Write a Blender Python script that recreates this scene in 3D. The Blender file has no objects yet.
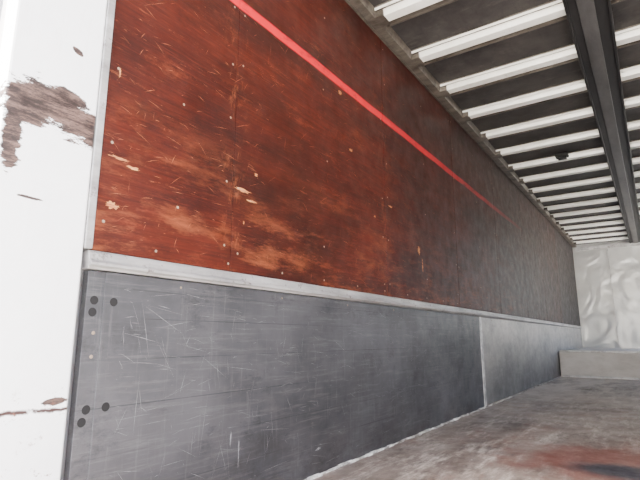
import bpy, math, random
from mathutils import Vector, Matrix
random.seed(7)
S=bpy.context.scene
H0=0.547; CX=1.2
YB=10.9      # bulkhead
Y0=0.70      # start of lining
# ---------------- helpers
def mk(name,verts,faces,mat,parent=None,bevel=0,smooth=False):
    me=bpy.data.meshes.new(name); me.from_pydata(verts,[],faces); me.update()
    ob=bpy.data.objects.new(name,me); S.collection.objects.link(ob)
    if mat: me.materials.append(mat)
    if parent: ob.parent=parent
    if bevel:
        m=ob.modifiers.new('bev','BEVEL'); m.width=bevel; m.segments=2; m.limit_method='ANGLE'
    if smooth:
        for p in me.polygons: p.use_smooth=True
    return ob
def boxg(b,V,F):
    x0,x1,y0,y1,z0,z1=b; n=len(V)
    V+= [(x0,y0,z0),(x1,y0,z0),(x1,y1,z0),(x0,y1,z0),(x0,y0,z1),(x1,y0,z1),(x1,y1,z1),(x0,y1,z1)]
    F+= [tuple(n+i for i in f) for f in [(0,3,2,1),(4,5,6,7),(0,1,5,4),(1,2,6,5),(2,3,7,6),(3,0,4,7)]]
def boxes(name,bs,mat,parent=None,bevel=0):
    V=[];F=[]
    for b in bs: boxg(b,V,F)
    return mk(name,V,F,mat,parent,bevel)
def prism(name,prof,axis,a,b,mat,parent=None,V=None,F=None,bevel=0):
    own=V is None
    if own: V=[];F=[]
    n=len(V); k=len(prof)
    for t in (a,b):
        for p in prof:
            V.append((p[0],t,p[1]) if axis=='y' else (t,p[0],p[1]))
    for i in range(k):
        j=(i+1)%k; F.append((n+i,n+j,n+k+j,n+k+i))
    F.append(tuple(n+i for i in range(k))[::-1]); F.append(tuple(n+k+i for i in range(k)))
    if own: return mk(name,V,F,mat,parent,bevel)
def discs(V,F,x,pts,r,th=0.002,seg=12):
    for (y,z) in pts:
        n=len(V)
        for i in range(seg):
            a=2*math.pi*i/seg; V.append((x,y+r*math.cos(a),z+r*math.sin(a)))
        for i in range(seg):
            a=2*math.pi*i/seg; V.append((x+th,y+r*.75*math.cos(a),z+r*.75*math.sin(a)))
        for i in range(seg):
            j=(i+1)%seg; F.append((n+i,n+j,n+seg+j,n+seg+i))
        F.append(tuple(n+seg+i for i in range(seg)))
# ---------------- material node helper
class M:
    def __init__(s,name,rough=.6,metal=0,spec=.5):
        s.m=bpy.data.materials.new(name); s.m.use_nodes=True; s.t=s.m.node_tree
        s.b=s.t.nodes['Principled BSDF']; s.b.inputs['Roughness'].default_value=rough
        s.b.inputs['Metallic'].default_value=metal
        s.b.inputs['Specular IOR Level'].default_value=spec
        s.pos=s.n('ShaderNodeNewGeometry').outputs['Position']
        s.sep=s.n('ShaderNodeSeparateXYZ'); s.l(s.pos,s.sep.inputs[0])
    def n(s,t): return s.t.nodes.new(t)
    def l(s,a,b): s.t.links.new(a,b)
    def inp(s,sock,v):
        if hasattr(v,'links'): s.l(v,sock)
        else: sock.default_value=v
    def mapv(s,scale=(1,1,1),rot=(0,0,0),loc=(0,0,0)):
        m=s.n('ShaderNodeMapping'); s.l(s.pos,m.inputs[0]); m.inputs['Scale'].default_value=scale
        m.inputs['Rotation'].default_value=rot; m.inputs['Location'].default_value=loc; return m.outputs[0]
    def noise(s,scale,detail=4,rough=.6,sc=(1,1,1),rot=(0,0,0),loc=(0,0,0),dist=0):
        t=s.n('ShaderNodeTexNoise'); s.l(s.mapv(sc,rot,loc),t.inputs['Vector'])
        t.inputs['Scale'].default_value=scale; t.inputs['Detail'].default_value=detail
        t.inputs['Roughness'].default_value=rough; t.inputs['Distortion'].default_value=dist
        return t.outputs['Fac']
    def ramp(s,f,a,b,lo=0,hi=1):
        r=s.n('ShaderNodeMapRange'); s.inp(r.inputs[0],f)
        r.inputs[1].default_value=a; r.inputs[2].default_value=b; r.inputs[3].default_value=lo; r.inputs[4].default_value=hi
        return r.outputs[0]
    def math(s,op,a,b=0.0):
        m=s.n('ShaderNodeMath'); m.operation=op; s.inp(m.inputs[0],a); s.inp(m.inputs[1],b); return m.outputs[0]
    def band(s,c,a,b,e=.002):
        return s.math('MULTIPLY',s.ramp(c,a-e,a+e),s.ramp(c,b+e,b-e))
    def mix(s,f,a,b,mode='MIX'):
        m=s.n('ShaderNodeMix'); m.data_type='RGBA'; m.blend_type=mode
        s.inp(m.inputs[0],f); 
        for k,v in ((6,a),(7,b)):
            if isinstance(v,tuple): v=(*v[:3],1)
            s.inp(m.inputs[k],v)
        return m.outputs[2]
    def col(s,c,gain=None):
        if gain: c=s.mix(1.0,c,gain if isinstance(gain,tuple) else (gain,gain,gain),'MULTIPLY')
        if isinstance(c,tuple): s.b.inputs['Base Color'].default_value=(*c[:3],1)
        else: s.l(c,s.b.inputs['Base Color'])
        return s
    def bump(s,h,strength=.3,dist=.01):
        b=s.n('ShaderNodeBump'); b.inputs['Strength'].default_value=strength; b.inputs['Distance'].default_value=dist
        s.l(h,b.inputs['Height']); s.l(b.outputs[0],s.b.inputs['Normal']); return s
    def rough(s,v): s.inp(s.b.inputs['Roughness'],v); return s
def lin(r,g,b):
    f=lambda c:(c/255/12.92 if c/255<=.04045 else ((c/255+.055)/1.055)**2.4)
    return (f(r),f(g),f(b))

# plywood
p=M('plywood_varnish',.5,0,.25)
Y=p.sep.outputs['Y'];Z=p.sep.outputs['Z']
c=p.mix(p.ramp(p.noise(3,7,.65,(1,.5,2.0)),.35,.68),lin(54,15,9),lin(90,31,15))
c=p.mix(p.ramp(p.noise(28,6,.75,(1,.10,2.5)),.42,.70,0,.75),c,lin(34,10,7))
c=p.mix(p.ramp(p.noise(60,6,.8,(1,.08,2.0),loc=(0,4,4)),.52,.72,0,.5),c,lin(126,56,31))
c=p.mix(p.ramp(p.noise(5,10,.85,(1,.5,1.3),(.15,0,0)),.55,.68,0,.7),c,lin(128,62,34))
c=p.mix(p.ramp(p.noise(13,10,.9,(1,.22,2.6),(-.2,0,0),(0,3,1)),.58,.66,0,.9),c,lin(180,106,66))
c=p.mix(p.ramp(p.noise(1.6,7,.7,(1,.5,1.2),loc=(0,5,2)),.46,.62,0,.75),c,lin(30,10,7))
c=p.mix(p.ramp(p.noise(6,9,.85,(1,.5,1),loc=(0,9,2)),.54,.66,0,.6),c,lin(24,9,8))
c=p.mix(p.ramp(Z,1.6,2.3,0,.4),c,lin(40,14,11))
lowm=p.ramp(Z,1.30,.80)
c=p.mix(p.math('MULTIPLY',lowm,p.ramp(p.noise(8,9,.8,(1,.3,1.5),loc=(0,1,6)),.50,.66,0,.6)),c,lin(166,94,56))
for j in [1.21+1.22*i for i in range(8)]:
    c=p.mix(p.math('MULTIPLY',p.band(Y,j-.05,j+.05,.03),p.ramp(p.noise(16,8,.8,(1,1,.5),loc=(0,0,j)),.54,.66,0,.5)),c,lin(156,90,54))
wear=p.ramp(p.noise(14,7,.75,(1,.35,1)),.32,.48,.25,1)
zz=p.math('ADD',Z,p.ramp(p.noise(3,2,.5),0,1,-.008,.008))
st=p.math('MULTIPLY',p.band(zz,1.810,1.852,.004),wear)
st=p.math('MULTIPLY',st,p.ramp(Y,2.4,6.2,1,.0))
far_grey=p.math('MULTIPLY',p.ramp(Y,2.4,7.0,0,1),p.ramp(p.noise(2,6,.65,(1,.4,1)),.25,.6,.65,1))  # far-end darkening and greyish reflection painted into the wood colour, along with grime
c=p.mix(far_grey,c,p.mix(p.ramp(p.noise(5,7,.75,(1,.4,1),loc=(0,8,1)),.4,.62),lin(30,22,21),lin(66,46,40)))
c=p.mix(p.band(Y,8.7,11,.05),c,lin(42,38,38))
c=p.mix(st,c,lin(215,16,40))
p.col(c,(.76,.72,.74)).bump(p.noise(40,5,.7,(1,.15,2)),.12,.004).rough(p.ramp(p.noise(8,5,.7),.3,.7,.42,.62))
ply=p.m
# kick plate
p=M('galvanised_kick_plate',.5,.5)
Y=p.sep.outputs['Y'];Z=p.sep.outputs['Z']
c=p.mix(p.ramp(p.noise(2.5,7,.65,(1,.6,1)),.35,.65),lin(70,71,75),lin(102,102,107))
c=p.mix(p.ramp(p.noise(60,6,.8,(1,.05,1)),.52,.75,0,.45),c,lin(148,148,150))
c=p.mix(p.ramp(p.noise(45,6,.8,(1,1,.06),loc=(0,0,4)),.56,.75,0,.4),c,lin(148,148,151))
c=p.mix(p.ramp(p.noise(5,10,.85,(1,.5,1),loc=(0,2,3)),.54,.66,0,.6),c,lin(46,46,50))
c=p.mix(p.ramp(p.noise(9,10,.9,(1,.4,1.2),loc=(0,7,3)),.60,.70,0,.6),c,lin(156,154,154))
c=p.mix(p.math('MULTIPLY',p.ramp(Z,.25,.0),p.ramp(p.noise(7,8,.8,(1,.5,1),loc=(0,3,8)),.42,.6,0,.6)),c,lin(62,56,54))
for zs in (.14,.25,.37,.49,.60,.68):
    c=p.mix(p.math('MULTIPLY',p.band(Z,zs-.0014,zs+.0014,.0006),p.ramp(p.noise(2,3,.5,loc=(0,zs*40,0)),.4,.6,.0,.6)),c,lin(42,42,46))
far=p.math('MULTIPLY',p.band(Y,4.15,11,.05),p.ramp(Z,.1,.5,.35,1))  # lit look of the far plates painted into the colour, stronger higher up
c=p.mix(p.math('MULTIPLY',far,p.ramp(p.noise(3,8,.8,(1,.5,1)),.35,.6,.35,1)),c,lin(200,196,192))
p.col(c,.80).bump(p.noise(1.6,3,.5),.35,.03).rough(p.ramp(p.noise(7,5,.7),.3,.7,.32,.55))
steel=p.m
p=M('brushed_aluminium',.42,.5)
c=p.mix(p.ramp(p.noise(8,6,.7,(1,.3,1)),.35,.7),lin(152,150,150),lin(212,211,211))
c=p.mix(p.ramp(p.noise(20,7,.8),.56,.66,0,.8),c,lin(88,76,70))
p.col(c,.9).bump(p.noise(30,4,.6),.1,.003); alu=p.m
p=M('roof_bow_zinc',.38,.15)
c=p.mix(p.ramp(p.noise(5,6,.7),.35,.7),lin(230,228,219),lin(250,248,242))
c=p.mix(p.ramp(p.noise(10,9,.88,(.3,1,1)),.57,.68,0,.75),c,lin(132,114,96))
p.col(c); ribm=p.m
p=M('roof_bow_flange',.55,.3)
p.col(p.mix(p.ramp(p.noise(9,7,.75,(.4,1,1)),.38,.66),lin(66,58,51),lin(128,120,110)),.7); flm=p.m
p=M('roof_sheet_grey',.65,0,.3)
c=p.mix(p.ramp(p.noise(4,7,.7,(1,1,1)),.35,.7),lin(46,43,43),lin(82,78,76))
c=p.mix(p.ramp(p.noise(14,8,.8,(.3,1,1)),.55,.7,0,.5),c,lin(112,106,102))
c=p.mix(p.ramp(p.noise(25,5,.7,(1,.2,1)),.55,.75,0,.5),c,lin(30,28,28))
p.col(c,.6).bump(p.noise(6,3,.5),.2,.01); roofm=p.m
p=M('dark_beam_steel',.55,.2,.3)
p.col(p.mix(p.ramp(p.noise(6,7,.7,(1,.3,1)),.35,.7),lin(28,27,28),lin(48,46,46)),.7); beamm=p.m
p=M('beam_centre_steel',.5,.3)
p.col(p.mix(p.ramp(p.noise(6,7,.7,(1,.3,1)),.35,.7),lin(58,56,56),lin(92,90,90)),.8); beamc=p.m
# white paint with rust
p=M('chipped_white_paint',.45)
Y=p.sep.outputs['Y'];Z=p.sep.outputs['Z']
c=p.mix(p.ramp(p.noise(5,6,.7),.35,.75),lin(252,252,253),lin(240,240,243))
c=p.mix(p.ramp(p.noise(14,8,.8,(1,1,.15)),.55,.75,0,.3),c,lin(190,182,178))
def ell(cy,cz,ry,rz,sl=0,sc=12,k=1.0):
    dy0=p.math('SUBTRACT',Y,cy); dy=p.math('DIVIDE',dy0,ry)
    dz=p.math('DIVIDE',p.math('ADD',p.math('SUBTRACT',Z,cz),p.math('MULTIPLY',dy0,sl)),rz)
    d=p.math('SQRT',p.math('ADD',p.math('MULTIPLY',dy,dy),p.math('MULTIPLY',dz,dz)))
    d=p.math('ADD',d,p.math('MULTIPLY',p.math('SUBTRACT',p.noise(sc,9,.82,(1,.5,1.8),loc=(0,cy*9,cz*5)),.5),k*2))
    return p.ramp(d,1.0,.94)
chip=ell(.60,1.115,.13,.052,.25,14,1.6)
for e in (ell(.51,1.10,.06,.05,0,14,1.6),ell(.475,1.03,.022,.10,0,14,1.6),ell(.60,1.165,.05,.015,.2,18,1.2),ell(.607,1.30,.016,.009,.3,20,.8),ell(.53,.875,.03,.004,0,20,1.4),ell(.50,.380,.04,.006,0,20,1.6),ell(.64,.40,.03,.008,0,20,1.6)):
    chip=p.math('MAXIMUM',chip,e)
cc=p.mix(p.ramp(p.noise(30,10,.9,(1,.35,2)),.46,.60),lin(26,15,14),lin(112,88,80))
c=p.mix(chip,c,cc)
c=p.mix(p.ramp(p.noise(20,9,.85,(1,1,.6)),.67,.685,0,.8),c,lin(130,108,98))
seam=p.math('MULTIPLY',p.band(p.math('ADD',Z,p.ramp(p.noise(10,5,.7),0,1,-.014,.014)),.378,.386,.002),p.ramp(p.noise(14,5,.75),.32,.42))
c=p.mix(seam,c,lin(46,20,16))
c=p.mix(p.math('MULTIPLY',p.band(Z,.31,.41,.03),p.ramp(p.noise(20,9,.85,(1,.7,.8),loc=(0,0,9)),.57,.61)),c,lin(104,60,46))
c=p.mix(p.math('MULTIPLY',p.band(Z,.20,.27,.02),p.ramp(p.noise(22,9,.85,(1,.6,1),loc=(0,5,9)),.60,.64)),c,lin(120,92,80))
p.col(c).bump(chip,.3,.003); white=p.m
# floor
p=M('worn_floor_board',.6)
X=p.sep.outputs['X'];Y=p.sep.outputs['Y']
c=p.mix(p.ramp(p.noise(2.2,8,.72,(1,.5,1)),.38,.62),lin(78,68,64),lin(134,124,118))
c=p.mix(p.ramp(p.noise(7,10,.85,(1.6,.3,1)),.50,.62,0,.75),c,lin(192,184,178))
c=p.mix(p.ramp(p.noise(6,10,.86,(1,.4,1),loc=(3,1,0)),.52,.61,0,.8),c,lin(48,40,37))
c=p.mix(p.ramp(p.noise(3,9,.8,(1,.5,1),loc=(6,1,0)),.52,.64,0,.65),c,lin(104,66,54))
c=p.mix(p.ramp(p.noise(50,6,.85,(2,.3,1)),.52,.70,0,.55),c,lin(54,46,43))
def blob(cx,cy,rx,ry,col,k=1.2,sc=4,mx=1):
    global c
    dx=p.math('DIVIDE',p.math('SUBTRACT',X,cx),rx); dy=p.math('DIVIDE',p.math('SUBTRACT',Y,cy),ry)
    d=p.math('SQRT',p.math('ADD',p.math('MULTIPLY',dx,dx),p.math('MULTIPLY',dy,dy)))
    d=p.math('ADD',d,p.math('MULTIPLY',p.math('SUBTRACT',p.noise(sc,9,.82,loc=(cx,cy,0)),.5),k*2))
    c=p.mix(p.ramp(d,1.15,.6,0,mx),c,col)
blob(1.00,2.62,.48,.40,lin(92,46,38),mx=.85,sc=7,k=1.3)
blob(1.25,3.1,.25,.5,lin(100,62,52),mx=.5,sc=7,k=1.6)
blob(1.04,2.50,.24,.14,lin(28,28,38),mx=1,sc=7,k=.9)
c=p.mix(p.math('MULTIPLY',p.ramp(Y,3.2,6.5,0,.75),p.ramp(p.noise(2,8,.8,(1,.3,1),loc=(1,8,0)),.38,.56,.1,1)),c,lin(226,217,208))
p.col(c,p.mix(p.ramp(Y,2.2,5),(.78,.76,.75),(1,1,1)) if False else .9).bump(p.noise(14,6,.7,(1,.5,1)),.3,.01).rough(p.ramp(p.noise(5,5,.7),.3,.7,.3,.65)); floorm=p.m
# bulkhead sheet
p=M('bulkhead_sheet_white',.28,.4)
c=p.mix(p.ramp(p.noise(1.2,4,.6),.35,.7),lin(168,168,166),lin(200,200,198))
c=p.mix(p.ramp(p.noise(9,9,.85),.62,.70,0,.6),c,lin(110,104,98))
p.col(c).bump(p.noise(2.6,1.5,.4,dist=.8),.6,.06); bulk=p.m
p=M('step_paint',.45,.1)
c=p.mix(p.ramp(p.noise(5,6,.7,(.4,1,1)),.35,.7),lin(172,167,162),lin(208,204,200))
p.col(p.mix(p.ramp(p.noise(8,9,.85,(.4,1,1)),.60,.68,0,.6),c,lin(118,100,90))).bump(p.noise(4,2,.5),.2,.02); stepm=p.m
p=M('white_leak_edge',.8); p.col(p.mix(p.ramp(p.noise(20,7,.8,(1,.5,1)),.4,.6),lin(105,100,97),lin(235,235,235))); leak=p.m  # pale colour standing in for light leaking along the wall foot
p=M('joint_cover_plate',.5,.3); p.col(p.mix(p.ramp(p.noise(9,6,.7),.4,.6),lin(160,160,162),lin(225,225,225))); jc=p.m
p=M('black_void',.8); p.col(lin(6,6,8)); black=p.m
p=M('scratch_bright',.6); p.col(p.mix(p.ramp(p.noise(60,3,.6),.3,.7),lin(100,101,104),lin(160,160,163))); scr=p.m
p=M('scratch_wood',.7); p.col(p.mix(p.ramp(p.noise(60,3,.6),.3,.7),lin(96,44,23),lin(158,98,60))); scw=p.m
p=M('gouged_wood',.8); p.col(p.mix(p.ramp(p.noise(50,4,.7,(1,.2,2)),.35,.65),lin(140,74,38),lin(205,150,94))); gou=p.m
p=M('screw_zinc',.5,.5); p.col(p.mix(p.noise(20),lin(120,100,82),lin(170,155,140))); zinc=p.m
p=M('asphalt_yard',.9); p.col(p.mix(p.ramp(p.noise(1,8,.7),.3,.7),lin(165,163,157),lin(195,192,186))).bump(p.noise(60,4,.7),.3,.01); yard=p.m
p=M('body_paint_outside',.5); p.col(p.mix(p.noise(1),lin(215,215,218),lin(235,235,238))); outm=p.m
p=M('door_paint_grey',.5); p.col(p.mix(p.ramp(p.noise(6,7,.8,(1,1,.6)),.4,.6),lin(100,84,92),lin(190,184,192))); doorm=p.m

# ---------------- shell
boxes('floor',[(-.05,2.4,.45,YB,-.12,0)],floorm)
boxes('wall_left',[(-.13,-.08,.69,YB+.05,-.12,2.44)],outm)
D0,D1=7.9,10.4
boxes('wall_right',[(2.4,2.46,.45,D0,0,2.40),(2.4,2.46,D1,YB,0,2.40),(2.4,2.46,D0,D1,2.25,2.40)],outm)
boxes('ceiling',[(-.13,2.46,.45,YB,2.40,2.44)],roofm)
boxes('wall_back',[(-.08,2.46,YB,YB+.05,-.12,2.40)],bulk)
js=[Y0,1.21]
while js[-1]<YB-1.3: js.append(js[-1]+1.22)
js.append(YB-.02)
lin_=bpy.data.objects.new('plywood_lining',None); S.collection.objects.link(lin_)
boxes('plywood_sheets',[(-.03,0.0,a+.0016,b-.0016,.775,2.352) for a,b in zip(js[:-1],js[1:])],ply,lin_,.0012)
V=[];F=[];pts=[]
for j in js[:-1]:
    for dy in (.03,-.03):
        if j+dy<Y0: continue
        z=.85
        while z<2.3:
            if random.random()<.7: pts.append((j+dy+random.uniform(-.006,.006),z+random.uniform(-.02,.02)))
            z+=.24
for j in js[1:-1]:
    for z in (.95,1.35,1.75,2.15): pts.append((j+.6+random.uniform(-.02,.02),z+random.uniform(-.03,.03)))
pts+= [(.97,.95),(.97,1.3),(.96,1.7),(1.0,2.1)]
y=.9
while y<YB-.2: pts.append((y,.80)); y+=.3
discs(V,F,0.0,pts,.0045,.0012); mk('screw_heads',V,F,zinc,lin_)
def scratches(name,n,y0,y1,z0,z1,x,mat,parent,L=(.02,.12),w=(.0006,.0016),bias=None):
    V=[];F=[]
    for i in range(n):
        y=y0+(y1-y0)*random.random()**1.5; z=random.uniform(z0,z1)
        a=random.choice(bias) + random.uniform(-.3,.3); l=random.uniform(*L)*random.random(); ww=random.uniform(*w)
        d=(math.cos(a)*l,math.sin(a)*l); nn=(-math.sin(a)*ww,math.cos(a)*ww)
        z2=z+d[1]
        if not(z0<z2<z1) or y+d[0]>y1 or y+d[0]<y0: continue
        k=len(V); m=(y+d[0]*.5+nn[0]*1.5,z+d[1]*.5+nn[1]*1.5)
        V+= [(x,y,z),(x,m[0]+nn[0],m[1]+nn[1]),(x,y+d[0],z2),(x,m[0]-nn[0],m[1]-nn[1])]
        F.append((k,k+3,k+2,k+1))
    mk(name,V,F,mat,parent)
def patches(name,L,x,mat,parent):
    V=[];F=[]
    for (y,z,ry,rz) in L:
        k=len(V); N=26
        for i in range(N):
            a=2*math.pi*i/N; r=random.uniform(.45,1.1); V.append((x,y+ry*r*math.cos(a),z+rz*r*math.sin(a)))
        n=len(V); V.append((x,y,z))
        for i in range(N): F.append((n,k+i,k+(i+1)%N))
    mk(name,V,F,mat,parent)
scratches('wood_scratches',1100,.72,6,.79,2.3,.0006,scw,lin_,(.02,.10),(.0003,.0009),[0.0,0,-.15,-.6,.5,1.3])
patches('wood_gouges',[(.745,.905,.024,.011),(.76,1.045,.040,.005),(.80,1.03,.03,.005),(.735,1.30,.003,.02),(1.26,1.08,.05,.008),(1.31,1.05,.03,.005),(1.33,1.16,.010,.008),(1.27,.96,.005,.007),
   (2.05,1.5,.02,.010),(2.3,1.2,.012,.008),(2.9,1.1,.02,.03),(2.95,1.0,.010,.05),(1.95,1.78,.02,.015),(2.5,1.3,.03,.006)],.0008,gou,lin_)
# kick plates
kick=bpy.data.objects.new('steel_kick_plate',None); S.collection.objects.link(kick)
boxes('edge_strip',[(-.03,-.004,.70,.76,0.002,.720)],steel,kick,.001)
boxes('plates',[(-.004,0.0,.747,4.15,.012,.720),(-.03,-.0,4.15,YB-.02,.012,.720),(-.03,-.004,.76,4.15,.002,.720)],steel,kick,.0008)
boxes('joint_cover',[(0,.004,4.12,4.18,.002,.720)],jc,kick,.001)
V=[];F=[]
discs(V,F,-.0035,[(.722,.644),(.720,.613),(.727,.370),(.718,.341)],.0115,.0003,20)
discs(V,F,.0003,[(.776,.642),(.778,.372)],.0115,.0003,20)
mk('bolt_holes',V,F,black,kick)
V=[];F=[]
discs(V,F,.0003,[(1.0+.5*i,.70) for i in range(18)],.004); discs(V,F,-.004,[(.728,.50),(.728,.2),(.728,.08),(.728,.56)],.005)
mk('rivets',V,F,zinc,kick)
scratches('metal_scratches',900,.80,6.5,.02,.70,.0007,scr,kick,(.03,.22),(.0002,.0006),[0,0,.1,1.3,-.3,-1.2])
patches('metal_scuffs',[(1.28,.18,.003,.06),(1.24,.22,.004,.03),(1.75,.10,.02,.006)],.0009,scr,kick)
V=[];F=[];y=1.2
while y<7.88:
    d=random.uniform(.02,.09); w=random.uniform(.004,.02); h=random.uniform(.002,.010)
    boxg((.001,w,y,min(y+d,7.89),0.0005,h),V,F); y+=d
mk('leak_line',V,F,leak,kick)  # added bright strip imitating the light leak between wall and floor
# trim rail
prism('trim_1',[(-.03,.724),(.006,.724),(.010,.729),(.022,.733),(.022,.740),(.010,.748),(.008,.766),(.002,.773),(-.03,.773)],'y',.69,YB-.02,alu,bevel=.001)
prism('trim_2',[(-.03,2.354),(.012,2.354),(.02,2.347),(.07,2.347),(.075,2.36),(.08,2.398),(-.03,2.398)],'y',.70,YB,flm,bevel=.001)
prism('trim_3',[(2.32,2.345),(2.40,2.345),(2.40,2.40),(2.32,2.40)],'y',.70,YB,flm)
boxes('trim_4',[(-.03,.006,.677,.699,.776,2.352)],alu,bevel=.002)
# roof bows
bows=bpy.data.objects.new('roof_bows',None); S.collection.objects.link(bows)
V=[];F=[];V2=[];F2=[]
y=2.79-.515*4
while y<YB-.1:
    for (xa,xb) in ((.082,.985),(1.2,2.32)):
        prism('',[(y-.032,2.352),(y+.032,2.352),(y+.044,2.390),(y-.044,2.390)],'x',xa,xb,None,V=V,F=F)
        prism('',[(y-.078,2.388),(y+.078,2.388),(y+.078,2.399),(y-.078,2.399)],'x',xa,xb,None,V=V2,F=F2)
        boxg((xa,xb,y-.078,y-.070,2.374,2.389),V,F)
        boxg((xa,xb,y+.085,y+.098,2.366,2.399),V2,F2)
    boxg((.06,.12,y-.05,y+.05,2.346,2.385),V2,F2)
    y+=.515
mk('bow_hats',V,F,ribm,bows,.002); mk('bow_flanges',V2,F2,flm,bows,.001)
# centre beam
beam=bpy.data.objects.new('roof_beam',None); S.collection.objects.link(beam)
boxes('web',[(1.0,1.19,.45,YB-.01,2.33,2.398)],beamm,beam,.003)
boxes('lips',[(.985,1.0,.45,YB-.01,2.315,2.398),(1.185,1.20,.45,YB-.01,2.315,2.398)],beamm,beam,.003)
boxes('centre_plate',[(1.045,1.125,.45,YB-.01,2.320,2.332)],beamc,beam,.003)
boxes('roof_lamp',[(.55,.67,5.24,5.34,2.365,2.399),(.57,.65,5.26,5.32,2.345,2.367)],beamm,None,.004)
# rear frame
fr=bpy.data.objects.new('rear_door_frame',None); S.collection.objects.link(fr)
boxes('post_near',[(-.09,.004,.45,.676,-.15,2.38)],white,fr,.006)
boxes('post_far',[(2.42,2.52,.40,.445,-.15,2.55)],white,fr,.006)
boxes('header',[(-.09,2.42,.40,.445,2.41,2.55)],white,fr,.006)
boxes('sill',[(.004,2.42,.40,.445,-.15,-.002)],alu,fr,.006)
door=bpy.data.objects.new('door_1',None); S.collection.objects.link(door)
boxes('leaf',[(-.16,-.12,.43,1.55,-.1,2.5)],outm,door,.004)
boxes('leaf_edge_seal',[(-.165,-.10,.415,.43,-.1,2.5)],doorm,door,.003)
V=[];F=[]
for z in (.2,.9,1.6,2.25): boxg((-.16,-.095,.40,.445,z-.05,z+.05),V,F)
mk('hinges',V,F,alu,door,.004)
# raised front step
st=bpy.data.objects.new('front_step',None); S.collection.objects.link(st)
boxes('step_body',[(0.014,2.386,7.92,YB-.012,0,.36)],stepm,st)
boxes('step_nosing',[(0.014,2.386,7.90,7.96,.345,.372)],alu,st,.003)
boxes('step_toe',[(0.014,2.386,7.90,7.92,0,.03)],alu,st,.002)
boxes('bulkhead_rail',[(0.03,2.38,YB-.03,YB-.008,2.27,2.34)]+[(x,x+.012,YB-.014,YB-.008,.38,2.27) for x in (.60,1.7)],alu)
mk('ground',[(-60,-60,-1.1),(60,-60,-1.1),(60,60,-1.1),(-60,60,-1.1)],[(0,1,2,3)],yard)

# ---------------- light
w=bpy.data.worlds.new('sky'); S.world=w; w.use_nodes=True; t=w.node_tree
sky=t.nodes.new('ShaderNodeTexSky'); sky.sky_type='NISHITA'; sky.sun_disc=False
sky.sun_elevation=math.radians(55); sky.sun_rotation=math.radians(200); sky.dust_density=6
t.links.new(sky.outputs[0],t.nodes['Background'].inputs[0]); t.nodes['Background'].inputs[1].default_value=1.8
L=bpy.data.lights.new('sun','SUN'); L.energy=90; L.angle=.01; L.color=(1,.97,.92)
lo=bpy.data.objects.new('sun',L); S.collection.objects.link(lo)
d=Vector((.45,.35,-1.0)).normalized()
lo.rotation_euler=d.to_track_quat('-Z','Y').to_euler()
# ---------------- camera
f=485.0; psi=math.radians(34.18); th=math.atan(98/f)
Fw=Vector((-math.sin(psi)*math.cos(th),math.cos(psi)*math.cos(th),math.sin(th)))
R=Vector((math.cos(psi),math.sin(psi),0)); U=R.cross(Fw)
cam=bpy.data.cameras.new('camera'); cam.sensor_width=36; cam.lens=f/640*36; cam.clip_start=.02
co=bpy.data.objects.new('camera',cam); S.collection.objects.link(co)
m=Matrix((R,U,-Fw)).transposed().to_4x4(); m.translation=Vector((CX,0,H0)); co.matrix_world=m
S.camera=co
